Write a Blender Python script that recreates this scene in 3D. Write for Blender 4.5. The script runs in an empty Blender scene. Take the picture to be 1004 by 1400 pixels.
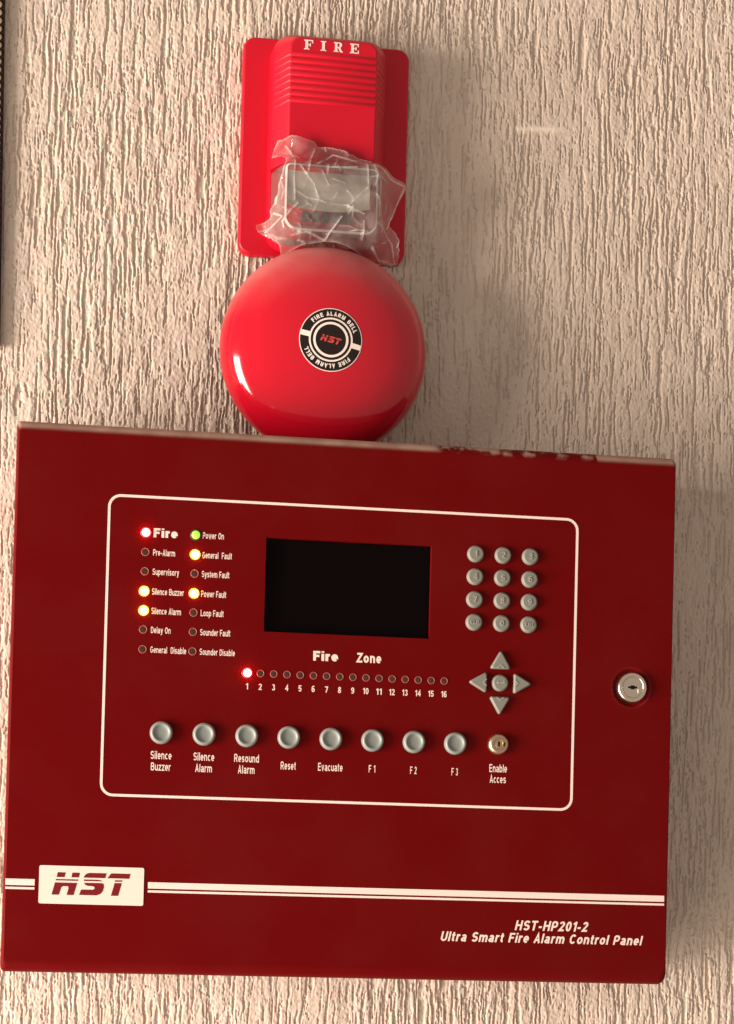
import bpy, bmesh, math, random
import numpy as np
from mathutils import Vector, Matrix
from mathutils.geometry import delaunay_2d_cdt

sc = bpy.context.scene
COL = sc.collection

# ---------------------------------------------------------------- camera
# a long, slightly tilted phone shot; the frame is the upper right part of the lens field
cam_d = bpy.data.cameras.new('camera')
cam = bpy.data.objects.new('camera', cam_d)
COL.objects.link(cam)
cam_d.sensor_fit = 'VERTICAL'
cam_d.sensor_height = 24.0
cam_d.lens = 48.0
cam_d.shift_x = 0.0739
cam_d.shift_y = 0.2992
cam_d.clip_start = 0.05
cam_d.clip_end = 50
_right = Vector((0.98908858, -0.14491647, 0.02651397))
_down = Vector((0.03083905, 0.02768053, -0.99914100))
_fwd = Vector((0.14405806, 0.98905662, 0.03184758))
cam.matrix_world = Matrix(((_right.x, -_down.x, -_fwd.x, -0.25862469),
                           (_right.y, -_down.y, -_fwd.y, -1.59623673),
                           (_right.z, -_down.z, -_fwd.z, 1.26878078),
                           (0, 0, 0, 1)))
sc.camera = cam

# ---------------------------------------------------------------- world (dim room bounce)
w = bpy.data.worlds.new('World')
sc.world = w
w.use_nodes = True
bg = w.node_tree.nodes['Background']
bg.inputs[0].default_value = (1.0, 0.86, 0.745, 1)
bg.inputs[1].default_value = 0.47

# ---------------------------------------------------------------- key light: a window low on the left
ld = bpy.data.lights.new('window_light', 'AREA')
ld.shape = 'RECTANGLE'
ld.size = 1.30
ld.size_y = 1.95
ld.energy = 335
ld.color = (1.0, 0.876, 0.77)
lo = bpy.data.objects.new('window_light', ld)
COL.objects.link(lo)
lo.location = (-3.30, -1.17, 0.90)
lo.rotation_euler = (Vector((0.0, 0.0, 1.55)) - lo.location).to_track_quat('-Z', 'Y').to_euler()

# daylight thrown up by the floor in front of the wall
fd = bpy.data.lights.new('floor_bounce', 'AREA')
fd.shape = 'RECTANGLE'
fd.size = 1.5
fd.size_y = 0.8
fd.energy = 21
fd.color = (1.0, 0.86, 0.73)
fo = bpy.data.objects.new('floor_bounce', fd)
COL.objects.link(fo)
fo.location = (-0.95, -0.46, 0.45)
fo.rotation_euler = (Vector((0.0, 0.0, 1.25)) - fo.location).to_track_quat('-Z', 'Y').to_euler()

sc.view_settings.view_transform = 'Standard'
sc.view_settings.look = 'None'
sc.view_settings.gamma = 1
sc.view_settings.exposure = 0.0
sc.view_settings.use_curve_mapping = False

# ================================================================ helpers
rnd = random.Random(7)


def tag(o, label, cat=None, group=None, kind=None):
    o['label'] = label
    if cat:
        o['category'] = cat
    if group:
        o['group'] = group
    if kind:
        o['kind'] = kind
    return o


def empty(name, loc):
    o = bpy.data.objects.new(name, None)
    o.empty_display_size = 0.02
    COL.objects.link(o)
    o.location = loc
    return o


def V(p):                       # (x, height off the wall, z) in mm -> metres
    return (p[0] * .001, -p[1] * .001, p[2] * .001)


def mk(name, verts, faces, smooth=None, fix=True):
    me = bpy.data.meshes.new(name)
    me.from_pydata([V(v) for v in verts], [], faces)
    if fix:
        bm = bmesh.new()
        bm.from_mesh(me)
        bmesh.ops.recalc_face_normals(bm, faces=bm.faces)
        bm.to_mesh(me)
        bm.free()
    if smooth is not None:
        me.set_sharp_from_angle(angle=math.radians(smooth))
        me.polygons.foreach_set('use_smooth', [len(p.vertices) <= 4 for p in me.polygons])   # flat caps stay flat
    me.update()
    return me


def obj(name, me, mat, parent=None, loc=(0, 0, 0), label=None):
    o = bpy.data.objects.new(name, me)
    COL.objects.link(o)
    if mat is not None and not me.materials:
        me.materials.append(mat)
    o.parent = parent
    o.location = V(loc)
    if label:
        o['label'] = label
    return o


def loft(sections, cap0=True, cap1=True):
    n = len(sections[0])
    vs, fs = [], []
    for s in sections:
        vs += list(s)
    for k in range(len(sections) - 1):
        for i in range(n):
            j = (i + 1) % n
            fs.append((k * n + i, k * n + j, (k + 1) * n + j, (k + 1) * n + i))
    if cap0:
        fs.append(tuple(range(n))[::-1])
    if cap1:
        b = (len(sections) - 1) * n
        fs.append(tuple(range(b, b + n)))
    return vs, fs


def lathe(profile, n=40):
    """profile: (radius, height) pairs from rim to centre; the last may have radius 0."""
    vs, fs = [], []
    rings = []
    for r, h in profile:
        if r <= 1e-6:
            rings.append([len(vs)])
            vs.append((0, h, 0))
        else:
            rings.append(list(range(len(vs), len(vs) + n)))
            vs += [(r * math.cos(2 * math.pi * i / n), h, r * math.sin(2 * math.pi * i / n)) for i in range(n)]
    for a, b in zip(rings[:-1], rings[1:]):
        for i in range(n):
            j = (i + 1) % n
            if len(a) == 1 and len(b) == 1:
                continue
            if len(b) == 1:
                fs.append((a[i], a[j], b[0]))
            elif len(a) == 1:
                fs.append((a[0], b[j], b[i]))
            else:
                fs.append((a[i], a[j], b[j], b[i]))
    return vs, fs


def round_poly(pts, r, n=5):
    """rounded polygon (x, z); r one radius or one for each corner"""
    out = []
    m = len(pts)
    for i, p in enumerate(pts):
        rr = r[i] if isinstance(r, (list, tuple)) else r
        p = Vector(p)
        a = (Vector(pts[i - 1]) - p)
        b = (Vector(pts[(i + 1) % m]) - p)
        a.normalize()
        b.normalize()
        ang = a.angle(b)
        d = rr / math.tan(ang / 2)
        c = p + (a + b).normalized() * (rr / math.sin(ang / 2))
        s, e = p + a * d - c, p + b * d - c
        a0, a1 = math.atan2(s.y, s.x), math.atan2(e.y, e.x)
        da = (a1 - a0 + math.pi) % (2 * math.pi) - math.pi
        for k in range(n + 1):
            t = a0 + da * k / n
            out.append((c.x + rr * math.cos(t), c.y + rr * math.sin(t)))
    return out


def rect(x0, x1, z0, z1):
    return [(x0, z0), (x1, z0), (x1, z1), (x0, z1)]


def at_h(poly, h):
    return [(x, h, z) for x, z in poly]


def inset(poly, k, c=None):
    cx = sum(p[0] for p in poly) / len(poly) if c is None else c[0]
    cz = sum(p[1] for p in poly) / len(poly) if c is None else c[1]
    return [(cx + (x - cx) * k, cz + (z - cz) * k) for x, z in poly]


def prism(name, poly, h0, h1, smooth=None):
    return mk(name, *loft([at_h(poly, h0), at_h(poly, h1)]), smooth=smooth)


def many_prisms(name, polys, h0, h1):
    vs, fs = [], []
    for p in polys:
        v, f = loft([at_h(p, h0), at_h(p, h1)])
        b = len(vs)
        vs += v
        fs += [tuple(i + b for i in q) for q in f]
    return mk(name, vs, fs)


# ---------------------------------------------------------------- a plain grotesque alphabet, drawn as strokes (capitals 10 units tall)


def arc(cx, cz, rx, rz, a0, a1, n=10):
    return [(cx + rx * math.cos(math.radians(a0 + (a1 - a0) * k / n)), cz + rz * math.sin(math.radians(a0 + (a1 - a0) * k / n))) for k in range(n + 1)]


def glyph(c, s):
    """(advance width, open strokes, closed strokes) with stroke width s"""
    e = s / 2
    T, B, X, D = 10 - e, e, 7.4 - e, -2.7 + e
    m = 3.7                                                # middle of the small letters
    ry = m - e
    o = lambda w_: arc(w_ / 2, m, w_ / 2 - e, ry, 0, 350, 18)
    O_ = lambda w_: arc(w_ / 2, 5, w_ / 2 - e, 5 - e, 0, 350, 20)
    bowlr = lambda x, w_: arc(x, m, w_, ry, 90, -90, 10)
    if c == ' ':
        return 2.9, [], []
    if c == '-':
        return 3.6, [[(.2, 3.7), (3.4, 3.7)]], []
    if c == 'A':
        return 7.0, [[(e * .95, 0), (3.5, 10 - s * .25), (7.0 - e * .95, 0)], [(1.9, 3.1), (5.1, 3.1)]], []
    if c == 'B':
        return 6.8, [[(e, B), (e, T)], [(e, T), (3.9, T)] + arc(3.9, (T + 5.2) / 2, 2.2 - e + .4, (T - 5.2) / 2, 80, -80) + [(e, 5.2)],
                     [(e, B), (4.1, B)] + arc(4.1, (B + 5.2) / 2, 2.6 - e + .2, (5.2 - B) / 2, -80, 80) + [(e, 5.2)]], []
    if c == 'C':
        return 7.0, [arc(3.6, 5, 3.6 - e, 5 - e, 42, 318, 18)], []
    if c == 'D':
        return 7.0, [[(e, B), (e, T)], [(e, T), (3.0, T)] + arc(3.0, 5, 4.0 - e, 5 - e, 85, -85, 14) + [(e, B)]], []
    if c == 'E':
        return 6.2, [[(6.1, T), (e, T), (e, B), (6.2, B)], [(e, 5.2), (5.7, 5.2)]], []
    if c == 'F':
        return 5.9, [[(5.9, T), (e, T), (e, 0)], [(e, 5.0), (5.2, 5.0)]], []
    if c == 'G':
        return 7.4, [arc(3.7, 5, 3.7 - e, 5 - e, 45, 335, 18) + [(7.3 - e, 4.7), (3.9, 4.7)]], []
    if c == 'H':
        return 7.0, [[(e, 0), (e, 10)], [(7 - e, 0), (7 - e, 10)], [(e, 5.1), (7 - e, 5.1)]], []
    if c == 'I':
        return s, [[(e, 0), (e, 10)]], []
    if c == 'L':
        return 5.6, [[(e, 10), (e, B), (5.6, B)]], []
    if c == 'M':
        return 8.2, [[(e, 0), (e, 10)], [(8.2 - e, 0), (8.2 - e, 10)], [(e + .2, 9.6), (4.1, .6), (8.0 - e, 9.6)]], []
    if c == 'O':
        return 7.4, [], [O_(7.4)]
    if c == 'P':
        return 6.5, [[(e, 0), (e, T)], [(e, T), (3.6, T)] + arc(3.6, (T + 4.3) / 2, 2.9 - e, (T - 4.3) / 2, 85, -85) + [(e, 4.3)]], []
    if c == 'R':
        return 7.0, [[(e, 0), (e, T)], [(e, T), (3.8, T)] + arc(3.8, (T + 4.7) / 2, 2.9 - e, (T - 4.7) / 2, 85, -85) + [(e, 4.7)], [(4.0, 4.7), (6.6 - e * .5, 0)]], []
    if c in 'Ss':
        top, w_ = (10, 6.6) if c == 'S' else (7.4, 5.5)
        mid = top * .51
        r1, r2 = (top - e - mid) / 2, (mid - e) / 2
        a = arc(w_ / 2, mid + r1, w_ / 2 - e, r1, 25, 250, 12)
        b = arc(w_ / 2, mid - r2, w_ / 2 - e, r2, 70, -155, 12)
        return w_, [a + b], []
    if c == 'U':
        return 6.9, [[(e, 10), (e, 3.4)] + arc(3.45, 3.4, 3.45 - e, 3.4 - e, 180, 360, 12) + [(6.9 - e, 10)]], []
    if c == 'T':
        return 6.4, [[(0, T), (6.4, T)], [(3.2, T), (3.2, 0)]], []
    if c == 'X':
        return 6.6, [[(e, 0), (6.6 - e, 10)], [(e, 10), (6.6 - e, 0)]], []
    if c == 'Z':
        return 6.4, [[(.4, T), (5.7, T), (.7, B), (6.4, B)]], []
    if c == 'a':
        return 5.8, [arc(2.8, 5.0, 2.8 - e - .1, X - 5.0, 160, 12, 9) + [(5.5 - e, 4.6), (5.5 - e, 1.2), (5.8 - e * .6, 0)], [(5.5 - e, 4.35 - e * .6), (2.6, 4.35 - e * .6)]
                     + arc(2.4, 2.2, 2.4 - e, 2.2 - e, 100, 270, 9) + arc(2.4, 2.2, 3.0 - e, 2.2 - e, 272, 340, 5)], []
    if c == 'b':
        return 6.1, [[(e, 0), (e, 10)]], [o(6.1)]
    if c == 'c':
        return 5.5, [arc(2.9, m, 2.9 - e, ry, 48, 312, 14)], []
    if c == 'd':
        return 6.1, [[(6.1 - e, 0), (6.1 - e, 10)]], [o(6.1)]
    if c == 'e':
        return 5.8, [[(e, 3.55), (5.8 - e, 3.55)] + arc(2.9, m, 2.9 - e, ry, 0, 312, 16)], []
    if c == 'i':
        return s, [[(e, 0), (e, 7.4)], [(e, 8.5), (e, 10)]], []
    if c == 'l':
        return s, [[(e, 0), (e, 10)]], []
    if c == 'm':
        w_ = 9.2
        r_ = (w_ - s) / 4
        return w_, [[(e, 0), (e, 7.4)], [(e, 4.6)] + arc(e + r_, X - r_ * .95, r_, r_ * .95, 170, 0, 8) + [(e + 2 * r_, 0)],
                    [(e + 2 * r_, 4.6)] + arc(e + 3 * r_, X - r_ * .95, r_, r_ * .95, 170, 0, 8) + [(w_ - e, 0)]], []
    if c == 'n':
        r_ = (5.9 - s) / 2
        return 5.9, [[(e, 0), (e, 7.4)], [(e, 4.4)] + arc(5.9 / 2, X - r_, r_, r_, 170, 0, 9) + [(5.9 - e, 0)]], []
    if c == 'o':
        return 6.1, [], [o(6.1)]
    if c == 'p':
        return 6.1, [[(e, -2.7), (e, 7.4)]], [o(6.1)]
    if c == 'r':
        return 3.9, [[(e, 0), (e, 7.4)], [(e, 4.4)] + arc(3.4, 4.4, 3.4 - e, X - 4.4, 175, 80, 7)], []
    if c == 't':
        return 3.6, [[(1.6, 9.4), (1.6, 1.8)] + arc(3.1, 1.8, 1.5, 1.8 - e, 185, 275, 6), [(0, 7.4 - e * .9), (3.4, 7.4 - e * .9)]], []
    if c == 'u':
        r_ = (5.9 - s) / 2
        return 5.9, [[(5.9 - e, 0), (5.9 - e, 7.4)], [(e, 7.4)] + arc(5.9 / 2, r_ + e, r_, r_, 180, 350, 9) + [(5.9 - e, 3.2)]], []
    if c == 'v':
        return 5.8, [[(e * .9, 7.4), (2.9, s * .3), (5.8 - e * .9, 7.4)]], []
    if c == 'w':
        return 8.2, [[(e * .9, 7.4), (2.3, s * .3), (4.1, 6.8), (5.9, s * .3), (8.2 - e * .9, 7.4)]], []
    if c == 'y':
        return 5.8, [[(e * .9, 7.4), (3.0, .5)], [(5.8 - e * .9, 7.4), (2.6, -1.6), (.7, D)]], []
    if c == 'z':
        return 5.2, [[(.3, X), (4.5, X), (.7, B), (5.2, B)]], []
    if c == '0':
        return 5.8, [], [O_(5.8)]
    if c == '1':
        return 3.6, [[(2.9, 0), (2.9, 10)], [(2.9, 9.2), (.4, 7.4)]], []
    if c == '2':
        return 5.7, [arc(2.85, 7.1, 2.85 - e, 2.9 - e, 170, -20, 10) + [(1.0, B), (5.7, B)]], []
    if c == '3':
        return 5.7, [arc(2.75, 7.6, 2.5 - e, 2.4 - e, 160, -85, 10), arc(2.8, 2.75, 2.85 - e, 2.75 - e, 90, -165, 11)], []
    if c == '4':
        return 6.0, [[(4.4, 0), (4.4, 9.4), (.7, 3.2), (6.0, 3.2)]], []
    if c == '5':
        return 5.7, [[(5.2, T), (1.4, T), (.9, 5.2)] + arc(2.85, 3.3, 2.85 - e, 3.3 - e, 130, -160, 12)], []
    if c == '6':
        return 5.7, [arc(3.3, 6.4, 3.3 - e, 3.6 - e, 50, 180, 9) + [(e, 3.4)]], [arc(2.85, 3.2, 2.85 - e, 3.2 - e, 0, 350, 15)]
    if c == '7':
        return 5.6, [[(.2, T), (5.0, T), (2.2, 0)]], []
    if c == '8':
        return 5.8, [], [arc(2.9, 7.5, 2.55 - e, 2.5 - e, 0, 350, 14), arc(2.9, 2.75, 2.9 - e, 2.75 - e, 0, 350, 15)]
    if c == '9':
        return 5.7, [arc(2.4, 3.6, 3.3 - e, 3.6 - e, -130, 0, 9) + [(5.7 - e, 6.6)]], [arc(2.85, 6.8, 2.85 - e, 3.2 - e, 0, 350, 15)]
    raise KeyError(c)


def ribbon(pts, s, closed):
    """left and right outline of a stroke with mitred joins"""
    P_ = [Vector(pts[0])]
    for p in pts[1:]:
        if (Vector(p) - P_[-1]).length > 1e-4:
            P_.append(Vector(p))
    n_ = len(P_)
    Ls, Rs = [], []
    for i, p in enumerate(P_):
        a = (p - P_[i - 1]) if (i > 0 or closed) else None
        b = (P_[(i + 1) % n_] - p) if (i < n_ - 1 or closed) else None
        d1 = (a or b).normalized()
        d2 = (b or a).normalized()
        n1, n2 = Vector((-d1.y, d1.x)), Vector((-d2.y, d2.x))
        q = (n1 + n2)
        q = q.normalized() if q.length > 1e-5 else n1
        k = 1 / max(q.dot(n1), .42)
        Ls.append(p + q * (s / 2 * k))
        Rs.append(p - q * (s / 2 * k))
    return Ls, Rs


def text_mesh(s_, cap, width=None, bold=1.4, shear=0.0, align='LEFT', thick=.22, spacing=1.5):
    """mesh of a word standing in the wall plane, baseline at z = 0, sizes in mm; stroke width `bold` out of 10"""
    vs, fs = [], []
    x = 0.0
    kz = cap / 10
    strokes = []
    for c in s_:
        adv, opens, closed = glyph(c, bold)
        for q in opens:
            strokes.append(([(x + p[0], p[1]) for p in q], False))
        for q in closed:
            strokes.append(([(x + p[0], p[1]) for p in q], True))
        x += adv + spacing
    total = x - spacing
    kx = width / total if width else kz
    off = {'LEFT': 0, 'CENTER': total / 2, 'RIGHT': total}[align]
    P2, quads = [], []
    for q, cl in strokes:
        Ls, Rs = ribbon(q, bold, cl)
        n_ = len(Ls)
        for i in range(n_ if cl else n_ - 1):
            j = (i + 1) % n_
            c4 = [Ls[i], Rs[i], Rs[j], Ls[j]]
            c4 = [Vector(((p.x - off) * kx + shear * p.y * kz, p.y * kz)) for p in c4]
            for t in ((c4[0], c4[1], c4[2]), (c4[0], c4[2], c4[3])):
                ar = (t[1] - t[0]).cross(t[2] - t[0])
                if abs(ar) < 1e-4 * cap * cap:
                    continue
                b_ = len(P2)
                P2 += t if ar > 0 else t[::-1]
                quads.append([b_, b_ + 1, b_ + 2])
    # one clean outline: the union of all stroke pieces
    res = delaunay_2d_cdt(P2, [], quads, 0, 1e-4)
    pv, tri = res[0], [f for f, src in zip(res[2], res[5]) if src]
    n_ = len(pv)
    vs = [(p.x, 0.0, p.y) for p in pv] + [(p.x, thick, p.y) for p in pv]
    cnt = {}
    for f in tri:
        f = list(f)
        ar = sum(pv[f[i]].x * pv[f[(i + 1) % len(f)]].y - pv[f[(i + 1) % len(f)]].x * pv[f[i]].y for i in range(len(f)))
        if ar < 0:
            f = f[::-1]
        fs.append(tuple(i + n_ for i in f))
        for i in range(len(f)):
            cnt[(f[i], f[(i + 1) % len(f)])] = 1
    for (i, j) in list(cnt):
        if (j, i) not in cnt:
            fs.append((i, j, j + n_, i + n_))
    return mk('lettering', vs, fs, fix=False)


# ================================================================ materials
def new_mat(name):
    m = bpy.data.materials.new(name)
    m.use_nodes = True
    nt = m.node_tree
    return m, nt, nt.nodes, nt.links, nt.nodes['Principled BSDF']


def simple(name, col, rough=.5, metal=0.0, spec=.5, bump=0.0, bscale=900, coat=0.0, var=0.0):
    m, nt, N, L, b = new_mat(name)
    b.inputs['Base Color'].default_value = (*col, 1)
    b.inputs['Roughness'].default_value = rough
    b.inputs['Metallic'].default_value = metal
    b.inputs['Specular IOR Level'].default_value = spec
    b.inputs['Coat Weight'].default_value = coat
    if bump or var:
        tc = N.new('ShaderNodeTexCoord')
        nz = N.new('ShaderNodeTexNoise')
        nz.inputs['Scale'].default_value = bscale
        nz.inputs['Detail'].default_value = 4
        L.new(tc.outputs['Object'], nz.inputs['Vector'])
        if bump:
            bp = N.new('ShaderNodeBump')
            bp.inputs['Strength'].default_value = bump
            bp.inputs['Distance'].default_value = .0004
            L.new(nz.outputs['Fac'], bp.inputs['Height'])
            L.new(bp.outputs['Normal'], b.inputs['Normal'])
        if var:
            mr = N.new('ShaderNodeMapRange')
            mr.inputs[1].default_value = .3
            mr.inputs[2].default_value = .7
            mr.inputs[3].default_value = max(0.02, rough - var)
            mr.inputs[4].default_value = rough + var
            L.new(nz.outputs['Fac'], mr.inputs[0])
            L.new(mr.outputs[0], b.inputs['Roughness'])
    return m


def dusty(name, col, rough, dust, lo_, hi_, amount, spec=.5, bump=.15, bscale=1500, wipe=None, coat=0.0, speck=0.0, haze=0.0):
    """paint or plastic with dust settled on the faces that look up, patchy, and wiped off inside `wipe` (x0, x1 in object metres)"""
    m, nt, N, L, b = new_mat(name)

    def math_(op, a, c=None):
        n = N.new('ShaderNodeMath')
        n.operation = op
        n.use_clamp = True
        for i, q in enumerate((a, c)):
            if q is None:
                continue
            if isinstance(q, (int, float)):
                n.inputs[i].default_value = q
            else:
                L.new(q, n.inputs[i])
        return n.outputs[0]

    def noise(scale, detail=4, vec=None):
        n = N.new('ShaderNodeTexNoise')
        n.inputs['Scale'].default_value = scale
        n.inputs['Detail'].default_value = detail
        L.new(vec if vec is not None else tc.outputs['Object'], n.inputs['Vector'])
        return n.outputs['Fac']

    def rng(v, a, c, d=0.0, e=1.0, smooth=True):
        n = N.new('ShaderNodeMapRange')
        if smooth:
            n.interpolation_type = 'SMOOTHSTEP'
        for i, q in enumerate((a, c, d, e)):
            n.inputs[i + 1].default_value = q
        L.new(v, n.inputs[0])
        return n.outputs[0]

    tc = N.new('ShaderNodeTexCoord')
    geo = N.new('ShaderNodeNewGeometry')
    sep = N.new('ShaderNodeSeparateXYZ')
    L.new(geo.outputs['Normal'], sep.inputs[0])
    up = rng(sep.outputs['Z'], lo_, hi_)
    patch = rng(noise(55, 5), .25, .75, .65, 1.0)
    fac = math_('MULTIPLY', math_('MULTIPLY', up, patch), amount)
    if wipe:
        so = N.new('ShaderNodeSeparateXYZ')
        L.new(tc.outputs['Object'], so.inputs[0])
        wob = noise(38, 6)
        xx = N.new('ShaderNodeMath')
        xx.operation = 'MULTIPLY_ADD'
        L.new(wob, xx.inputs[0])
        xx.inputs[1].default_value = .09
        L.new(so.outputs['X'], xx.inputs[2])
        a = rng(xx.outputs[0], wipe[0] + .04, wipe[0] + .055)
        c = rng(xx.outputs[0], wipe[1] + .04, wipe[1] + .043, 1.0, 0.0)
        rag = rng(noise(110, 8), .34, .56)
        fac = math_('MULTIPLY', fac, math_('SUBTRACT', 1.0, math_('MULTIPLY', math_('MULTIPLY', a, c), rag)))
    if speck:
        sp = rng(noise(1400, 2), .66, .74, 0, speck)
        fac = math_('MAXIMUM', fac, math_('MULTIPLY', sp, rng(noise(60, 3), .4, .7)))
    if haze:                                                # thin uneven film of dust and finger smears on every face
        fac = math_('MAXIMUM', fac, rng(noise(16, 6), .35, .75, haze * .25, haze))
    mix = N.new('ShaderNodeMix')
    mix.data_type = 'RGBA'
    L.new(fac, mix.inputs[0])
    mix.inputs[6].default_value = (*col, 1)
    mix.inputs[7].default_value = (*dust, 1)
    L.new(mix.outputs[2], b.inputs['Base Color'])
    rr = N.new('ShaderNodeMapRange')
    rr.inputs[3].default_value = rough
    rr.inputs[4].default_value = .95
    L.new(fac, rr.inputs[0])
    sm = N.new('ShaderNodeMath')
    sm.operation = 'MULTIPLY_ADD'
    L.new(noise(120, 3), sm.inputs[0])
    sm.inputs[1].default_value = .12
    r2 = N.new('ShaderNodeMath')
    r2.operation = 'ADD'
    L.new(rr.outputs[0], r2.inputs[0])
    r2.inputs[1].default_value = -.06
    L.new(r2.outputs[0], sm.inputs[2])
    L.new(sm.outputs[0], b.inputs['Roughness'])
    b.inputs['Specular IOR Level'].default_value = spec
    b.inputs['Coat Weight'].default_value = coat
    b.inputs['Coat Roughness'].default_value = .06
    bp = N.new('ShaderNodeBump')
    bp.inputs['Strength'].default_value = bump
    bp.inputs['Distance'].default_value = .0003
    L.new(noise(bscale, 3), bp.inputs['Height'])
    L.new(bp.outputs['Normal'], b.inputs['Normal'])
    return m


def emit(name, base, col, strength):
    m, nt, N, L, b = new_mat(name)
    b.inputs['Base Color'].default_value = (*base, 1)
    b.inputs['Emission Color'].default_value = (*col, 1)
    b.inputs['Emission Strength'].default_value = strength
    b.inputs['Roughness'].default_value = .3
    return m


DUST = (.36, .245, .19)
M = {
    'panel': dusty('dark_red_powder_coat', (.104, .0006, .0011), .45, (.42, .27, .205), .08, .55, .95, spec=.05, bump=.30, bscale=1800,
                   wipe=(.058, .186), speck=.10, haze=.010),
    'panel_side': simple('dark_red_enclosure_paint', (.150, .0025, .0035), .35, spec=.35, bump=.15),
    'strobe': dusty('bright_red_plastic', (.49, .0028, .016), .42, (.55, .16, .13), .35, 1.0, .6, spec=.3, bump=.12, speck=.12),
    'bell': dusty('bright_red_enamel', (.47, .0032, .015), .12, (.60, .24, .215), .10, .85, .66, spec=.4, bump=.03, coat=.2, speck=.10),
    'bell_back': simple('red_bell_base', (.3, .006, .01), .5),
    'ink': simple('off_white_screen_print', (.75, .60, .535), .55, spec=.3),
    'plate': simple('cream_nameplate', (.69, .59, .505), .5, spec=.3, bump=.05),
    'plate_red': simple('red_print', (.15, .003, .004), .5, spec=.3),
    'key': simple('grey_rubber_key', (.185, .182, .152), .55, spec=.35, bump=.12, bscale=2500),
    'mark': simple('grey_rubber_raised_mark', (.29, .28, .245), .55, spec=.35),
    'button': simple('grey_plastic_button', (.20, .215, .195), .42, spec=.4, bump=.10, bscale=2500),
    'glass': simple('black_display_glass', (.0022, .0010, .0010), .16, spec=.05, var=.05, bscale=60),
    'bezel': simple('lamp_bezel', (.30, .075, .06), .4, spec=.4),
    'lamp_off': simple('unlit_lamp_lens', (.045, .016, .010), .25, spec=.5),
    'chrome': simple('nickel_plated_metal', (.72, .62, .50), .24, metal=1.0, bump=.08, bscale=700, var=.06),
    'brass': simple('worn_brass', (.62, .44, .29), .33, metal=1.0, bump=.10, bscale=700, var=.06),
    'hole': simple('black_keyhole', (.006, .004, .003), .7, spec=.1),
    'black': simple('black_badge', (.010, .005, .004), .38, spec=.35),
    'badge_white': simple('badge_white', (.80, .68, .60), .45),
    'badge_red': simple('badge_red', (.55, .05, .04), .45),
    'silver': simple('aluminised_reflector', (.66, .64, .57), .28, metal=.45, bump=.2, bscale=120),
    'lens_edge_glint': simple('pale_edge_glint', (.60, .55, .50), .2, spec=.5),
    'block': simple('dark_letter_block', (.06, .035, .035), .5),
    'tube': simple('flash_tube', (.40, .36, .33), .25),
    'dark_frame': simple('dark_maroon_board', (.012, .004, .004), .6, spec=.2, bump=.3, bscale=500),
    'bead': simple('pale_bead', (.50, .43, .25), .35, spec=.4),
    'red_on': emit('lit_red_lamp', (.5, .05, .04), (1.0, .016, .015), 130),
    'amber_on': emit('lit_amber_lamp', (.5, .3, .05), (1.0, .46, .012), 80),
    'red_on_collar': emit('red_lamp_halo', (.4, .02, .02), (1.0, .004, .02), .75),  # faint glow put into an added ring to imitate the halo
    'amber_on_collar': emit('amber_lamp_halo', (.4, .2, .02), (1.0, .40, .0), .62),
    'green_on_collar': simple('green_lamp_halo', (.02, .045, .008), .4),
    'green_on': emit('lit_green_lamp', (.2, .4, .05), (.40, .92, .06), 1.0),
}


def wall_material():
    m, nt, N, L, b = new_mat('beige_textured_plaster')
    tc = N.new('ShaderNodeTexCoord')
    n1 = N.new('ShaderNodeTexNoise')
    n1.inputs['Scale'].default_value = 9
    n1.inputs['Detail'].default_value = 6
    L.new(tc.outputs['Object'], n1.inputs['Vector'])
    r = N.new('ShaderNodeValToRGB')
    r.color_ramp.elements[0].position = .3
    r.color_ramp.elements[0].color = (.555, .445, .36, 1)
    r.color_ramp.elements[1].position = .7
    r.color_ramp.elements[1].color = (.615, .505, .415, 1)
    L.new(n1.outputs['Fac'], r.inputs[0])
    at_ = N.new('ShaderNodeAttribute')
    at_.attribute_name = 'wear'
    mx = N.new('ShaderNodeMix')
    mx.data_type = 'RGBA'
    L.new(at_.outputs['Fac'], mx.inputs[0])
    L.new(r.outputs[0], mx.inputs[6])
    mx.inputs[7].default_value = (.80, .70, .58, 1)
    L.new(mx.outputs[2], b.inputs['Base Color'])
    b.inputs['Roughness'].default_value = .8
    b.inputs['Specular IOR Level'].default_value = .25
    n2 = N.new('ShaderNodeTexNoise')
    n2.inputs['Scale'].default_value = 650
    n2.inputs['Detail'].default_value = 5
    mp = N.new('ShaderNodeMapping')
    mp.inputs['Scale'].default_value = (1, 1, .55)
    L.new(tc.outputs['Object'], mp.inputs[0])
    L.new(mp.outputs[0], n2.inputs['Vector'])
    bp = N.new('ShaderNodeBump')
    bp.inputs['Strength'].default_value = .5
    bp.inputs['Distance'].default_value = .0006
    L.new(n2.outputs['Fac'], bp.inputs['Height'])
    L.new(bp.outputs['Normal'], b.inputs['Normal'])
    return m


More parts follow.
